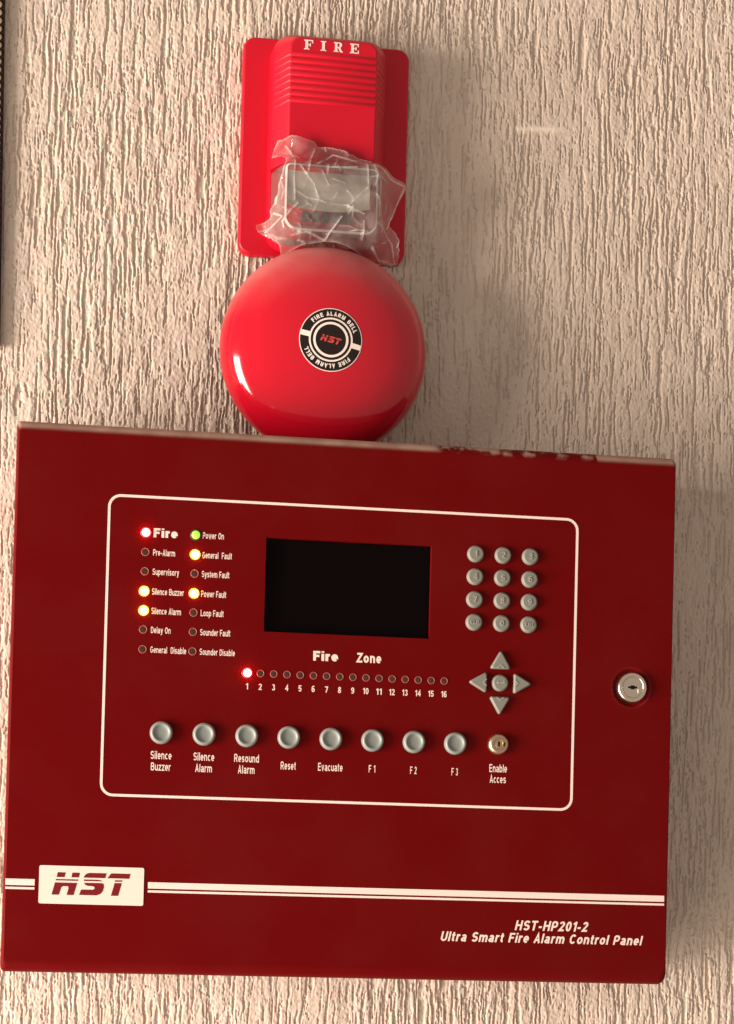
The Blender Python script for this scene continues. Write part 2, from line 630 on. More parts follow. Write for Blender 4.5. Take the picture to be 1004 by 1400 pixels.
# ================================================================ wall: dragged plaster, real relief
def build_wall():
    x0, x1, z0, z1, st = -.29, .355, 1.14, 2.02, .0006
    nx, nz = int((x1 - x0) / st) + 1, int((z1 - z0) / st) + 1
    rs = np.random.RandomState(12)
    kx = np.fft.rfftfreq(nx)[None, :]
    kz = np.fft.fftfreq(nz)[:, None]

    def gn(sx, sz):                                  # smooth noise, feature sizes in mm, unit deviation
        a, c = sx * .001 / st, sz * .001 / st
        f = np.fft.rfft2(rs.standard_normal((nz, nx)))
        f *= np.exp(-2 * (np.pi ** 2) * ((kx * a) ** 2 + (kz * c) ** 2))
        g = np.fft.irfft2(f, s=(nz, nx))
        return (g - g.mean()) / g.std()

    wx = gn(10, 18) * .55 + gn(1.6, 2.8) * .28                 # sideways wobble in mm, so grooves wander
    ix = np.arange(nx)[None, :] + wx * .001 / st

    def warp(a):
        i = np.floor(ix).astype(int)
        f = ix - i
        rows = np.arange(nz)[:, None]
        return a[rows, i % nx] * (1 - f) + a[rows, (i + 1) % nx] * f

    def ss(a, lo_, hi_):
        t = np.clip((a - lo_) / (hi_ - lo_), 0, 1)
        return t * t * (3 - 2 * t)

    dens = gn(24, 40) * .30
    g1 = warp(gn(.44, 8))
    g2 = warp(gn(.55, 14))
    g3 = warp(gn(.50, 3.4))
    rough = gn(.55, 1.0)
    groove = np.maximum(ss(g1 + dens + rough * .30, .95, 1.35), ss(g2 + dens + rough * .24, .95, 1.3) * 1.2)
    groove = np.maximum(groove, ss(g3 + dens + rough * .25, 1.3, 1.8) * .8)
    pits = ss(gn(.7, 1.1) + gn(12, 12) * .25, 2.4, 2.9)
    ridge = ss(warp(gn(.6, 8)) + dens, .7, 1.4)
    crumb = ss(gn(.7, 1.2), .8, 2.0) * ss(gn(9, 16), -.3, .9)
    h = -1.15 * groove - .8 * pits + .26 * ridge + .30 * crumb + .12 * rough + .05 * gn(.5, .6) + .14 * gn(3.5, 9)
    X = x0 + np.arange(nx) * st
    Z = z0 + np.arange(nz) * st
    XX, ZZ = np.meshgrid(X, Z)
    hp = h.copy()                                          # the relief repeats seamlessly beyond the part in view
    # a dab of filler smeared sideways, upper right
    d = np.exp(-(((XX - .163) / .020) ** 2) ** 2 - ((ZZ - 1.8852 - (XX - .163) * .05) / .0028) ** 2)
    h = h * (1 - .8 * d) + .55 * d
    wear = .75 * d
    h -= h.max() * .0
    y = -h * .001
    # fade to flat at the rim of the relief, where the plain wall goes on
    co = np.stack([XX, y, ZZ], -1).reshape(-1, 3)
    idx = np.arange(nx * nz).reshape(nz, nx)
    quads = np.stack([idx[:-1, :-1], idx[:-1, 1:], idx[1:, 1:], idx[1:, :-1]], -1).reshape(-1, 4)
    # no relief needed deep behind the closed cabinet
    cx_, cz_ = co[quads[:, 0], 0], co[quads[:, 0], 2]
    quads = quads[~((np.abs(cx_) < .225) & (cz_ > 1.225) & (cz_ < 1.575))]
    quads = quads.astype(np.int32)

    def grid_mesh(name, co_, q_):
        g = bpy.data.meshes.new(name)
        g.vertices.add(len(co_))
        g.vertices.foreach_set('co', co_.astype(np.float32).ravel())
        g.loops.add(q_.size)
        g.loops.foreach_set('vertex_index', q_.astype(np.int32).ravel())
        g.polygons.add(len(q_))
        g.polygons.foreach_set('loop_start', np.arange(0, q_.size, 4, dtype=np.int32))
        g.update(calc_edges=True)
        g.polygons.foreach_set('use_smooth', np.ones(len(q_), dtype=bool))
        return g

    me = grid_mesh('wall', co, quads)
    a = me.attributes.new('wear', 'FLOAT', 'POINT')
    a.data.foreach_set('value', wear.ravel().astype(np.float32))
    wm = wall_material()
    o = obj('wall', me, wm)
    tag(o, 'beige plaster wall dragged into rough vertical grooves', kind='structure')
    # the same plaster going on around the part in view, coarser
    kk = 3
    iu, iv = np.append(np.arange(0, nx, kk), nx), np.append(np.arange(0, nz, kk), nz)
    HX, HZ = np.meshgrid(x0 + iu * st, z0 + iv * st)
    hh = -hp[np.ix_(iv % nz, iu % nx)] * .001
    cc = np.stack([HX, hh, HZ], -1).reshape(-1, 3)
    id2 = np.arange(len(cc)).reshape(HX.shape)
    q2 = np.stack([id2[:-1, :-1], id2[:-1, 1:], id2[1:, 1:], id2[1:, :-1]], -1).reshape(-1, 4)
    tile = grid_mesh('plaster_area', cc, q2)
    for tx in (-1, 0, 1):
        for tz in (-1, 0, 1):
            if tx or tz:
                t_ = obj('plaster_area', tile, wm, o)
                t_.location = (tx * nx * st, 0, tz * nz * st)
    back = mk('wall_backing', [(-950, -4, 200), (1050, -4, 200), (1050, -4, 2950), (-950, -4, 2950)], [(0, 1, 2, 3)], fix=False)
    obj('wall_backing', back, wm, o)


build_wall()

# ================================================================ control panel
PAN = empty('control_panel', (0, 0, 1.2))
tag(PAN, 'large dark red metal fire alarm control panel with lamps, keypad and black display', 'control panel')
F = 100.0                                                   # face height off the wall, mm


def build_door():
    # rolled top and bottom edges, sharper sides
    zt, zb, r, rx = 402.0, -.4, 8.5, 2.0
    secs = [at_h(round_poly(rect(-250, 250, zb, zt), [3.2, 5.6, 3.2, 3.0], 6), 78.0)]
    for k in range(10):
        a = math.pi / 2 * k / 9
        dz, dx = r * (1 - math.cos(a)), rx * (1 - math.cos(a))
        secs.append(at_h(round_poly(rect(-250 + dx, 250 - dx, zb + dz, zt - dz), [3.2, 5.6, 3.2, 3.0], 6), F - r + r * math.sin(a)))
    vs, fs = loft(secs)
    me = mk('door', vs, fs)
    door = obj('door', me, M['panel'], PAN)
    # openings for the display and the sunk lock
    va, fa = loft([at_h(rect(-65.0, 60.2, 254.4, 324.4), F - 6.2), at_h(rect(-65.0, 60.2, 254.4, 324.4), F + 5)])
    vc, fc = lathe([(0, F + 5), (15.2, F + 5), (15.2, F - 6), (0, F - 6)], 48)
    vc = [(x + 217, h, z + 224) for x, h, z in vc]
    vv = va + vc
    ff = fa + [tuple(i + len(va) for i in q) for q in fc]
    cut = obj('cutter', mk('cutter', vv, ff), None, PAN)
    md = door.modifiers.new('openings', 'BOOLEAN')
    md.object = cut
    md.operation = 'DIFFERENCE'
    md.solver = 'EXACT'
    bpy.context.view_layer.update()
    dg = bpy.context.evaluated_depsgraph_get()
    done = bpy.data.meshes.new_from_object(door.evaluated_get(dg))
    door.modifiers.clear()
    door.data = done
    done.set_sharp_from_angle(angle=math.radians(25))
    done.polygons.foreach_set('use_smooth', [p.normal.y > -.9995 for p in done.polygons])
    done.materials.clear()
    done.materials.append(M['panel'])
    bpy.data.objects.remove(cut)
    return door


door = build_door()
en = round_poly(rect(-249.2, 249.2, .6, 400.8), 2.0, 3)
obj('enclosure', prism('enclosure', en, 1.2, 77.0, 30), M['panel_side'], PAN)
gas = round_poly(rect(-247, 247, 3, 398), 2.0, 3)
obj('door_seal', prism('door_seal', gas, 76.5, 79), M['hole'], PAN)

# display
scr = obj('display_screen', prism('display_screen', rect(-64.7, 59.9, 254.7, 324.1), F - 6.1, F - 4.6), M['glass'], PAN)

# printed border line
ob_ = round_poly(rect(-182.4, 173.2, 129.0, 350.7), 9.5, 8)
ib_ = round_poly(rect(-180.5, 171.3, 130.9, 348.8), 7.6, 8)
n = len(ob_)
vs = at_h(ob_, F - .1) + at_h(ib_, F - .1) + at_h(ob_, F + .13) + at_h(ib_, F + .13)
fs = []
for i in range(n):
    j = (i + 1) % n
    fs += [(2 * n + i, 2 * n + j, 3 * n + j, 3 * n + i), (i, j, 2 * n + j, 2 * n + i), (n + i, n + j, 3 * n + j, 3 * n + i)]
obj('printed_border', mk('printed_border', vs, fs), M['ink'], PAN, label='thin white rounded border line printed on the door')


def word(s, x, z, cap, width=None, bold=1.4, shear=0, align='LEFT', mat='ink', parent=None, h=F, spacing=1.5):
    me = text_mesh(s, cap, width, bold, shear, align, spacing=spacing)
    return obj('lettering', me, M[mat], parent or PAN, (x, h - .1, z), label='white printed lettering reading ' + ' '.join(s.split()))


# status lamps
on_lens = mk('lamp_lens', *lathe([(3.1, -.2), (3.1, .5), (2.9, 1.1), (2.3, 1.6), (1.2, 1.95), (0, 2.05)], 28), smooth=60)
off_lens = mk('unlit_lens', *lathe([(2.35, -.5), (2.35, .05), (1.9, .22), (1.0, .33), (0, .36)], 24), smooth=60)
bez = mk('bezel', *lathe([(3.05, -.2), (3.05, .25), (2.85, .42), (2.55, .42), (2.35, .25), (2.3, -.2)], 28), smooth=45)
LENS = {}
HALO = {}
for st_ in ('red_on', 'amber_on', 'green_on'):              # coloured ring added around a lit lamp, standing in for its halo
    HALO[st_] = mk('halo_ring', *lathe([(4.1, -.2), (4.1, .15), (3.8, .4), (3.0, .5), (3.0, -.2)], 28), smooth=45)
    HALO[st_].materials.append(M[st_ + '_collar'])


def lamp(x, z, state, what, k=1.0):
    key = (state, round(k, 2))
    if key not in LENS:
        me = (off_lens if state == 'lamp_off' else on_lens).copy()
        me.materials.clear()
        me.materials.append(M[state])
        LENS[key] = me
    o = obj('indicator_lamp', LENS[key], None, PAN, (x, F, z), label=what)
    if state == 'lamp_off':
        obj('bezel', bez, M['bezel'], o)
    else:
        obj('halo_ring', HALO[state], None, o)
    o.scale = (k, 1, k)
    return o


ROWS_L = [('Fire', 323.5, 'red_on', 'lit red lamp beside Fire'), ('Pre-Alarm', 309.1, 'lamp_off', None), ('Supervisory', 294.9, 'lamp_off', None),
          ('Silence Buzzer', 280.3, 'amber_on', 'lit amber lamp beside Silence Buzzer'), ('Silence Alarm', 266.0, 'amber_on', 'lit amber lamp beside Silence Alarm'),
          ('Delay On', 252.0, 'lamp_off', None), ('General  Disable', 237.5, 'lamp_off', None)]
WL = [17.68, 16.14, 19.44, 23.44, 21.67, 14.46, 26.37]
ROWS_R = [('Power On', 323.5, 'green_on', 'lit green lamp beside Power On'), ('General  Fault', 309.0, 'amber_on', 'lit amber lamp beside General Fault'),
          ('System Fault', 294.9, 'lamp_off', None), ('Power Fault', 280.3, 'amber_on', 'lit amber lamp beside Power Fault'),
          ('Loop Fault', 266.1, 'lamp_off', None), ('Sounder Fault', 251.9, 'lamp_off', None), ('Sounder Disable', 237.5, 'lamp_off', None)]
WR = [15.54, 21.96, 20.4, 18.5, 16.95, 22.29, 26.08]
for rows, wid, lx, tx in ((ROWS_L, WL, -154.1, -148.4), (ROWS_R, WR, -117.4, -112.1)):
    for i, ((s, z, st, what), wd) in enumerate(zip(rows, wid)):
        lamp(lx, z, st, what or ('unlit lamp beside ' + ' '.join(s.split())))
        if s == 'Fire':
            word(s, tx, z - 3.2, 6.7, wd, bold=2.35, spacing=1.1)
        else:
            word(s, tx, z - 2.35, 4.7, wd, bold=1.5, spacing=1.3)

# fire zone row
word('Fire', -27.5, 234.5, 7.2, 18.7, bold=2.35, spacing=1.1)
word('Zone', 5.4, 234.5, 7.2, 18.4, bold=2.0)
for i in range(16):
    x = -76.4 + (72.1 + 76.4) * i / 15
    lamp(x, 223.3, 'red_on' if i == 0 else 'lamp_off', 'lit red lamp of zone 1' if i == 0 else 'unlit lamp of zone %d' % (i + 1), 1.0 if i == 0 else .92)
    word(str(i + 1), x, 211.1, 4.6, 1.5 if i == 0 else (2.3 if i < 9 else 4.2), bold=1.7, align='CENTER')

# keypad
key_me = mk('key', *lathe([(6.3, -.3), (6.3, 1.3), (6.15, 1.8), (5.1, 3.1), (4.9, 3.25), (0, 3.3)], 36), smooth=35)


def key(name, me, x, z, mat='key', label=None):
    return obj(name, me, M[mat], PAN, (x, F, z), label=label)


KX = [93.55, 114.65, 135.7]
KZ = [319.75, 302.6, 285.4, 268.3]
for r, line in enumerate((('1', '2', '3'), ('4', '5', '6'), ('7', '8', '9'), ('CLR', '0', 'EXIT'))):
    for c, s in enumerate(line):
        k = key('key', key_me, KX[c], KZ[r], label='round grey key embossed ' + s)
        cap, wd = (4.6, 2.7 if s != '1' else 1.5) if len(s) == 1 else (2.6, 6.4)
        me = text_mesh(s, cap, wd, 1.5, 0, 'CENTER', thick=.7)
        obj('embossing', me, M['mark'], k, (0, 3.15, -cap / 2))


def arrow_key(pts, mark_c, direction):
    c = (sum(p[0] for p in pts) / 3, sum(p[1] for p in pts) / 3)
    loc = [(p[0] - c[0], p[1] - c[1]) for p in pts]
    # keep the corners turning one way
    ar = sum(loc[i][0] * loc[(i + 1) % 3][1] - loc[(i + 1) % 3][0] * loc[i][1] for i in range(3))
    if ar < 0:
        loc = loc[::-1]
    o1 = round_poly(loc, 1.2, 4)
    o2 = inset(round_poly(loc, 1.0, 4), .78, (0, 0))
    me = mk('arrow_key', *loft([at_h(o1, -.3), at_h(o1, 1.7), at_h(inset(o1, .96, (0, 0)), 2.3), at_h(inset(o2, 1.04, (0, 0)), 3.0), at_h(o2, 3.15)]), smooth=35)
    k = obj('arrow_key', me, M['key'], PAN, (c[0], F, c[1]), label='triangular grey key pointing ' + direction)
    a = {'up': 0, 'left': 90, 'down': 180, 'right': 270}[direction]
    ch = [(-2.6, -1.0), (0, 1.2), (2.6, -1.0), (2.6, -1.9), (0, .25), (-2.6, -1.9)]
    R_ = Matrix.Rotation(math.radians(a), 2)
    ch = [tuple(R_ @ Vector(q)) for q in ch]
    obj('arrow_mark', prism('arrow_mark', ch, 0, .5), M['mark'], k, (mark_c[0], 3.0, mark_c[1]))


CX, CZ = 114.6, 223.4
arrow_key([(CX - 8.2, 233.9), (CX + 8.2, 233.9), (CX, 248.2)], (0, -2.6), 'up')
arrow_key([(CX - 8.2, 213.0), (CX + 8.2, 213.0), (CX, 198.9)], (0, 2.6), 'down')
arrow_key([(104.3, CZ - 8.2), (104.3, CZ + 8.2), (90.1, CZ)], (2.6, 0), 'left')
arrow_key([(125.0, CZ - 8.2), (125.0, CZ + 8.2), (139.2, CZ)], (-2.6, 0), 'right')
k = key('enter_key', key_me, CX, CZ, label='round grey key with a bent arrow in the middle of the arrow keys')
arrow = [[(-3.4, 0), (-1.5, 1.3), (-1.5, .4), (2.2, .4), (2.2, 1.6), (3.0, 1.6), (3.0, -.4), (-1.5, -.4), (-1.5, -1.3)]]
obj('arrow_mark', many_prisms('arrow_mark', arrow, 0, .5), M['mark'], k, (0, 3.1, 0))

# function buttons
btn_me = mk('push_button', *lathe([(8.35, -.3), (8.35, 2.0), (8.1, 3.2), (7.3, 4.3), (6.7, 4.55), (6.1, 4.4), (5.6, 3.9), (5.1, 3.35), (3.5, 3.0), (1.8, 2.9), (0, 2.88)], 44), smooth=50)
BL = [('Silence', 'Buzzer'), ('Silence', 'Alarm'), ('Resound', 'Alarm'), ('Reset',), ('Evacuate',), ('F 1',), ('F 2',), ('F 3',)]
BX = [-138.8, -107.3, -75.7, -44.4, -12.9, 18.5, 49.9, 81.4]
WID = {'Silence': 15.3, 'Buzzer': 14.5, 'Alarm': 12.3, 'Resound': 18.3, 'Reset': 11.3, 'Evacuate': 18.4, 'F 1': 4.9, 'F 2': 4.9, 'F 3': 4.9}
for x, ws in zip(BX, BL):
    key('push_button', btn_me, x, 176.7, 'button', label='round grey push button marked ' + ' '.join(ws))
    if len(ws) == 2:
        word(ws[0], x + .5, 157.3, 5.9, WID[ws[0]], align='CENTER', bold=1.5)
        word(ws[1], x + .5, 148.9, 5.9, WID[ws[1]], align='CENTER', bold=1.5)
    else:
        word(ws[0], x + .4, 152.9, 5.5 if ws[0][0] == 'F' else 5.9, WID[ws[0]], align='CENTER', bold=1.5)
word('Enable', 115.1, 156.4, 5.9, 13.5, align='CENTER', bold=1.5)
word('Acces', 115.0, 148.3, 5.9, 12.4, align='CENTER', bold=1.5)

# small key switch
ks = obj('key_switch', mk('key_switch', *lathe([(8.0, -.3), (8.0, 1.6), (7.6, 3.0), (6.6, 4.2), (5.6, 4.7), (5.0, 4.6), (4.9, 2.4), (3.4, 2.4), (3.3, 3.5), (2.9, 3.8), (0, 3.9)], 44), smooth=40),
         M['brass'], PAN, (114.3, F, 177.3), label='small brass key switch above Enable Acces')
obj('keyhole', many_prisms('keyhole', [round_poly(rect(-.75, .75, -2.0, 1.9), .5, 3)], 3.6, 4.05), M['hole'], ks)
obj('keyway_slot', many_prisms('keyway_slot', [round_poly(rect(3.6, 4.7, -1.3, 1.3), .4, 3)], 2.2, 2.6), M['hole'], ks)

# door lock in a sunk cup
dl = obj('door_lock', mk('door_lock', *lathe([(11.4, -4.5), (11.4, 2.6), (11.0, 3.6), (10.2, 4.2), (9.2, 4.3), (8.4, 3.9), (8.0, 3.2), (7.6, 3.2), (7.4, 3.7), (0, 3.9)], 56), smooth=40),
         M['chrome'], PAN, (217, F, 224), label='round nickel lock set in a sunk cup at the right of the door')
cup = mk('sunk_cup', *lathe([(15.9, .06), (15.4, -.05), (14.9, -.5), (14.2, -1.7), (13.4, -3.0), (12.4, -3.9), (10.5, -4.2), (0, -4.2)], 56), smooth=60)
obj('sunk_cup', cup, M['panel_side'], dl)
kh = [round_poly(rect(-3.6, 3.6, -.75, .75), .6, 3), round_poly(rect(-1.7, 1.7, -1.5, 1.5), .7, 3)]
obj('keyhole', prism('keyhole', kh[0], 3.5, 4.02), M['hole'], dl)
obj('keyhole', prism('keyhole', kh[1], 3.4, 3.98), M['hole'], dl)
tick = many_prisms('nick', [round_poly(rect(3.9, 4.6, -4.2, -1.2), .3, 2)], 3.5, 4.02)
obj('nick', tick, M['badge_white'], dl)

# nameplate with cut-through logo letters, stripes
pl = obj('nameplate', mk('nameplate', *loft([at_h(round_poly(rect(-224.3, -148.3, 49.7, 77.4), 1.3, 4), F - .1), at_h(round_poly(rect(-224.3, -148.3, 49.7, 77.4), 1.3, 4), F + .35)])),
         M['plate'], PAN, label='cream nameplate with slanted red letters HST')
LOGO = {
    'H': [[(-211.0, 72.6), (-205.3, 72.6), (-206.0, 69.14), (-211.66, 69.14)], [(-200.4, 72.6), (-195.0, 72.6), (-195.7, 69.14), (-201.04, 69.14)],
          [(-212.17, 67.65), (-196.07, 67.65), (-196.35, 66.65), (-212.43, 66.65)],
          [(-212.77, 65.15), (-196.75, 65.15), (-199.1, 56.3), (-204.2, 56.3), (-202.9, 61.2), (-203.3, 62.55), (-206.73, 62.6), (-208.2, 61.7), (-209.75, 56.3), (-215.05, 56.3)]],
    'S': [[(-192.22, 69.15), (-191.32, 70.94), (-189.93, 72.2), (-188.04, 72.7), (-175.66, 72.7), (-176.51, 69.15)],
          [(-192.08, 67.8), (-181.72, 67.8), (-179.51, 67.4), (-178.35, 66.75), (-191.86, 66.75)],
          [(-191.82, 65.4), (-178.79, 65.45), (-177.53, 64.8), (-177.27, 62.53), (-177.96, 59.84), (-179.51, 57.7), (-182.33, 56.5), (-195.16, 56.5), (-193.76, 60.45),
           (-185.31, 60.5), (-184.09, 61.3), (-184.13, 62.5), (-185.38, 63.1), (-188.9, 63.2), (-190.82, 63.9)]],
    'T': [[(-172.33, 72.75), (-158.29, 72.75), (-159.14, 69.15), (-174.99, 69.15)], [(-169.23, 67.85), (-163.98, 67.85), (-164.42, 66.8), (-169.68, 66.8)],
          [(-169.6, 65.8), (-164.39, 65.8), (-166.8, 56.5), (-172.05, 56.5)]],
}
for ch in 'HST':
    obj('letter', many_prisms('letter', [q[::-1] for q in LOGO[ch]], F + .2, F + .5), M['plate_red'], pl, label='slanted red letter ' + ch)
for a, b_ in ((-248.4, -227.4), (-145.2, 246.4)):
    obj('stripe', prism('stripe', rect(a, b_, 62.5, 67.1), F - .1, F + .13), M['ink'], PAN, label='thick white stripe')
    obj('stripe', prism('stripe', rect(a, b_, 59.6, 61.2), F - .1, F + .13), M['ink'], PAN, label='thin white stripe')
word('HST-HP201-2', 130.6, 38.4, 7.4, 55.8, bold=1.9, shear=.22, spacing=1.6)
word('Ultra Smart Fire Alarm Control Panel', 73.8, 29.1, 7.2, 155.2, bold=1.9, shear=.22, spacing=1.6)

# ================================================================ alarm bell
BX0, BZ0 = -.0155, 1.6834
BELL = empty('fire_bell', (BX0, 0, BZ0))
tag(BELL, 'round glossy red alarm bell with black and white badge, mounted above the control panel', 'alarm bell')
GP = [(80.9, 28), (81.2, 31), (80.8, 36), (79.0, 42), (75.8, 47.5), (70.8, 52.5), (63, 57.2), (54, 61.2), (44, 64.0), (33, 66.2), (22, 67.6), (11, 68.4), (0, 68.6)]


def smooth_profile(P_, k=4):
    out = []
    for i in range(len(P_) - 1):
        p0, p1, p2, p3 = [Vector(P_[min(max(j, 0), len(P_) - 1)]) for j in (i - 1, i, i + 1, i + 2)]
        for s in range(k):
            t = s / k
            q = .5 * ((2 * p1) + (-p0 + p2) * t + (2 * p0 - 5 * p1 + 4 * p2 - p3) * t * t + (-p0 + 3 * p1 - 3 * p2 + p3) * t ** 3)
            out.append((max(q.x, 0), q.y))
    out.append(P_[-1])
    return out


GPS = smooth_profile(GP)
obj('gong', mk('gong', *lathe([(0, 62), (40, 58), (66, 48), (74, 34), (76.5, 28)] + GPS, 128), smooth=60), M['bell'], BELL)
obj('bell_base', mk('bell_base', *lathe([(46, 1.2), (46, 22), (40, 26), (12, 27), (9, 60), (0, 60)], 48), smooth=40), M['bell_back'], BELL)


def gong_h(r):
    for (r1, h1), (r0, h0) in zip(GPS[:-1], GPS[1:]):
        if r0 <= r <= r1:
            return h0 + (h1 - h0) * (r - r0) / max(r1 - r0, 1e-6)
    return GPS[-1][1]


TILT = math.radians(-12)


def ring(r0, r1, lift, n_=72):
    rr = [r1 + (r0 - r1) * k / 4 for k in range(5)]
    p = [(r1, gong_h(r1) - .2)] + [(r, gong_h(r) + lift) for r in rr]
    if r0 > 0:
        p.append((r0, gong_h(r0) - .2))
    return mk('ring', *lathe(p, n_), smooth=40)


badge = obj('badge', ring(0, 24.3, .25), M['badge_white'], BELL, label='round black badge with white rings in the middle of the bell')
obj('black_disc', ring(0, 23.7, .32), M['black'], badge)
obj('white_ring', ring(15.6, 16.9, .40), M['badge_white'], badge)
obj('white_ring', ring(11.8, 13.6, .40), M['badge_white'], badge)


def drape(me, lift):
    for v in me.vertices:
        x, z = v.co.x * 1000, v.co.z * 1000
        v.co.y = v.co.y - (gong_h(math.hypot(x, z)) + lift) * .001
    me.update()
    return me


Rt = Matrix.Rotation(TILT, 2)
for s_ in (-1, 1):
    pts = rect(16.6, 23.8, -2.0, 2.0)
    pts = [tuple(Rt @ Vector((s_ * x, s_ * z))) for x, z in pts]
    obj('white_bar', drape(prism('white_bar', pts, 0, .1), .35), M['badge_white'], badge)


def arc_word(s, r, mid, span, cap):
    adv = {'I': .55, ' ': .6, 'M': 1.15, 'A': 1.0, 'R': 1.0, 'L': .85, 'E': .9, 'F': .85, 'B': 1.0}
    tot = sum(adv[c] for c in s)
    a = mid + span / 2
    for c in s:
        st = span * adv[c] / tot
        if c != ' ':
            me = text_mesh(c, cap, None, 2.2, 0, 'CENTER', thick=.06)
            R3 = Matrix.Rotation(-(a - st / 2 - math.pi / 2), 4, 'Y')
            me.transform(Matrix.Translation((0, 0, r * .001)))
            me.transform(R3)
            obj('letter', drape(me, .36), M['badge_white'], badge)
        a -= st


for mid in (math.pi / 2 + TILT, -math.pi / 2 + TILT):
    arc_word('FIRE ALARM BELL', 18.4, mid, math.radians(120), 3.3)
for ch in 'HST':
    polys = []
    for q in LOGO[ch]:
        if q[0][1] < 68.5 and q[0][1] > 66.7:
            pass
        polys.append([tuple(Rt @ Vector(((x + 186.7) * .285, (z - 64.6) * .30))) for x, z in q][::-1])
    obj('letter', drape(many_prisms('letter', polys, 0, .1), .36), M['badge_red'], badge, label='red letter ' + ch)

# ================================================================ strobe siren
SX0, SZ0 = -.0151, 1.7632
STR = empty('strobe_siren', (SX0, 0, SZ0))
tag(STR, 'bright red plastic fire siren with clear flash lens, mounted above the bell', 'fire siren')
bp0 = rect(-66.5, 66.5, 0, 173.0)
obj('base_plate', mk('base_plate', *loft([at_h(round_poly(bp0, 9.5, 8), 1.2), at_h(round_poly(bp0, 9.5, 8), 8.6),
    at_h(round_poly(rect(-66.0, 66.0, .5, 172.5), 9.0, 8), 9.6), at_h(round_poly(rect(-65.1, 65.1, 1.4, 171.6), 8.2, 8), 10.0)]), smooth=50), M['strobe'], STR)


def rr(x, z0, z1, rb, rt, n_=6):
    return round_poly(rect(-x, x, z0, z1), [rb, rb, rt, rt], n_)


hous = obj('housing', mk('housing', *loft([at_h(rr(45.6, 63, 171.5, .8, 16), 9.5), at_h(rr(45.2, 63, 171, .8, 16), 23.5), at_h(rr(44.9, 63, 170.6, .8, 15.8), 24.8),
    at_h(rr(35.2, 63, 161.9, .8, 9), 43.4), at_h(rr(34.4, 63, 161.2, .8, 8.4), 44.5), at_h(rr(33.2, 63.3, 160.0, .8, 7.4), 45.0)]), smooth=38), M['strobe'], STR)
tray = obj('lower_tray', mk('lower_tray', *loft([at_h(rr(45.6, 2.5, 63.5, 15, .8), 9.5), at_h(rr(45.2, 3, 63.4, 15, .8), 21), at_h(rr(44.4, 3.8, 63.3, 14.4, .8), 22)]), smooth=38), M['strobe'], STR)
for i in range(8):
    z = 147.6 - 5.15 * i
    path = [(-43.6, 27.2, -.87, .49), (-34.2, 44.4, -.6, .8), (-33.2, 45, -.25, .97), (33.2, 45, .25, .97), (34.2, 44.4, .6, .8), (43.6, 27.2, .87, .49)]
    secs = []
    for x, h, nx_, nh in path:
        k = .25 if abs(x) > 40 else 1
        secs.append([(x + nx_ * e * k, h + nh * e * k, z + dz) for dz, e in ((-2.1, -.5), (-1.6, .55), (-.6, 1.1), (.6, 1.1), (1.6, .55), (2.1, -.5))])
    obj('rib', mk('rib', *loft(secs), smooth=50), M['strobe'], hous)


def serif(chars):
    """bold serif capitals from strokes, 10 units tall"""
    G = {
        'I': [rect(1.2, 3.4, 0, 10), rect(0, 4.6, 0, .9), rect(0, 4.6, 9.1, 10)],
        'F': [rect(1.0, 3.2, 0, 10), rect(0, 4.4, 0, .9), rect(0, 7.2, 9.0, 10), rect(6.4, 7.2, 6.8, 9.2), rect(3.0, 5.2, 4.6, 5.5), rect(4.6, 5.4, 3.4, 6.7)],
        'E': [rect(1.0, 3.2, 0, 10), rect(0, 7.4, 0, 1.0), rect(0, 7.2, 9.0, 10), rect(6.4, 7.2, 6.9, 9.2), rect(6.6, 7.4, .8, 3.2), rect(3.0, 5.2, 4.6, 5.5), rect(4.6, 5.4, 3.4, 6.7)],
        'R': [rect(1.0, 3.2, 0, 10), rect(0, 4.3, 0, .9), rect(0, 4.6, 9.1, 10), rect(3.0, 4.8, 4.4, 5.3),
              [(4.6, 10), (6.2, 9.8), (7.3, 8.9), (7.6, 7.5), (7.2, 6.0), (6.2, 4.9), (4.6, 4.4), (4.6, 5.3), (5.2, 5.9), (5.4, 7.3), (5.2, 8.6), (4.6, 9.1)],
              [(4.0, 4.6), (5.8, 4.9), (7.4, 1.0), (8.4, .9), (8.4, 0), (6.0, 0)]],
    }
    return G[chars]


for ch, x, wd in (('F', -23.6, 7.0), ('I', -10.6, 4.4), ('R', -.2, 7.1), ('E', 12.5, 7.0)):
    polys = []
    gl = serif(ch)
    gw = max(p[0] for q in gl for p in q)
    vs, fs = [], []
    for n_i, q in enumerate(gl):
        q2 = [(x + p[0] * wd / gw, 151.7 + p[1] * .76) for p in q]
        v, f = loft([at_h(q2, 44.8), at_h(q2, 45.3 + .012 * n_i)])
        b_ = len(vs)
        vs += v
        fs += [tuple(i + b_ for i in t) for t in f]
    obj('letter', mk('letter', vs, fs), M['ink'], hous, label='white serif letter ' + ch)
# black discs on the sloping cheeks, painting the shade of screw holes
for s_ in (-1, 1):
    sv, sf = lathe([(2.0, -.6), (2.0, .12), (0, .14)], 20)
    nrm = Vector((s_ * .875, .484))
    o = obj('screw_shade_disc', mk('screw_shade_disc', sv, sf), M['hole'], STR, (s_ * 40.0, 33.8, 91.5))
    o.rotation_euler = (0, 0, s_ * math.radians(61))
    o.scale = (.8, 1, 1.5)

# clear lens with reflector and flash tube inside


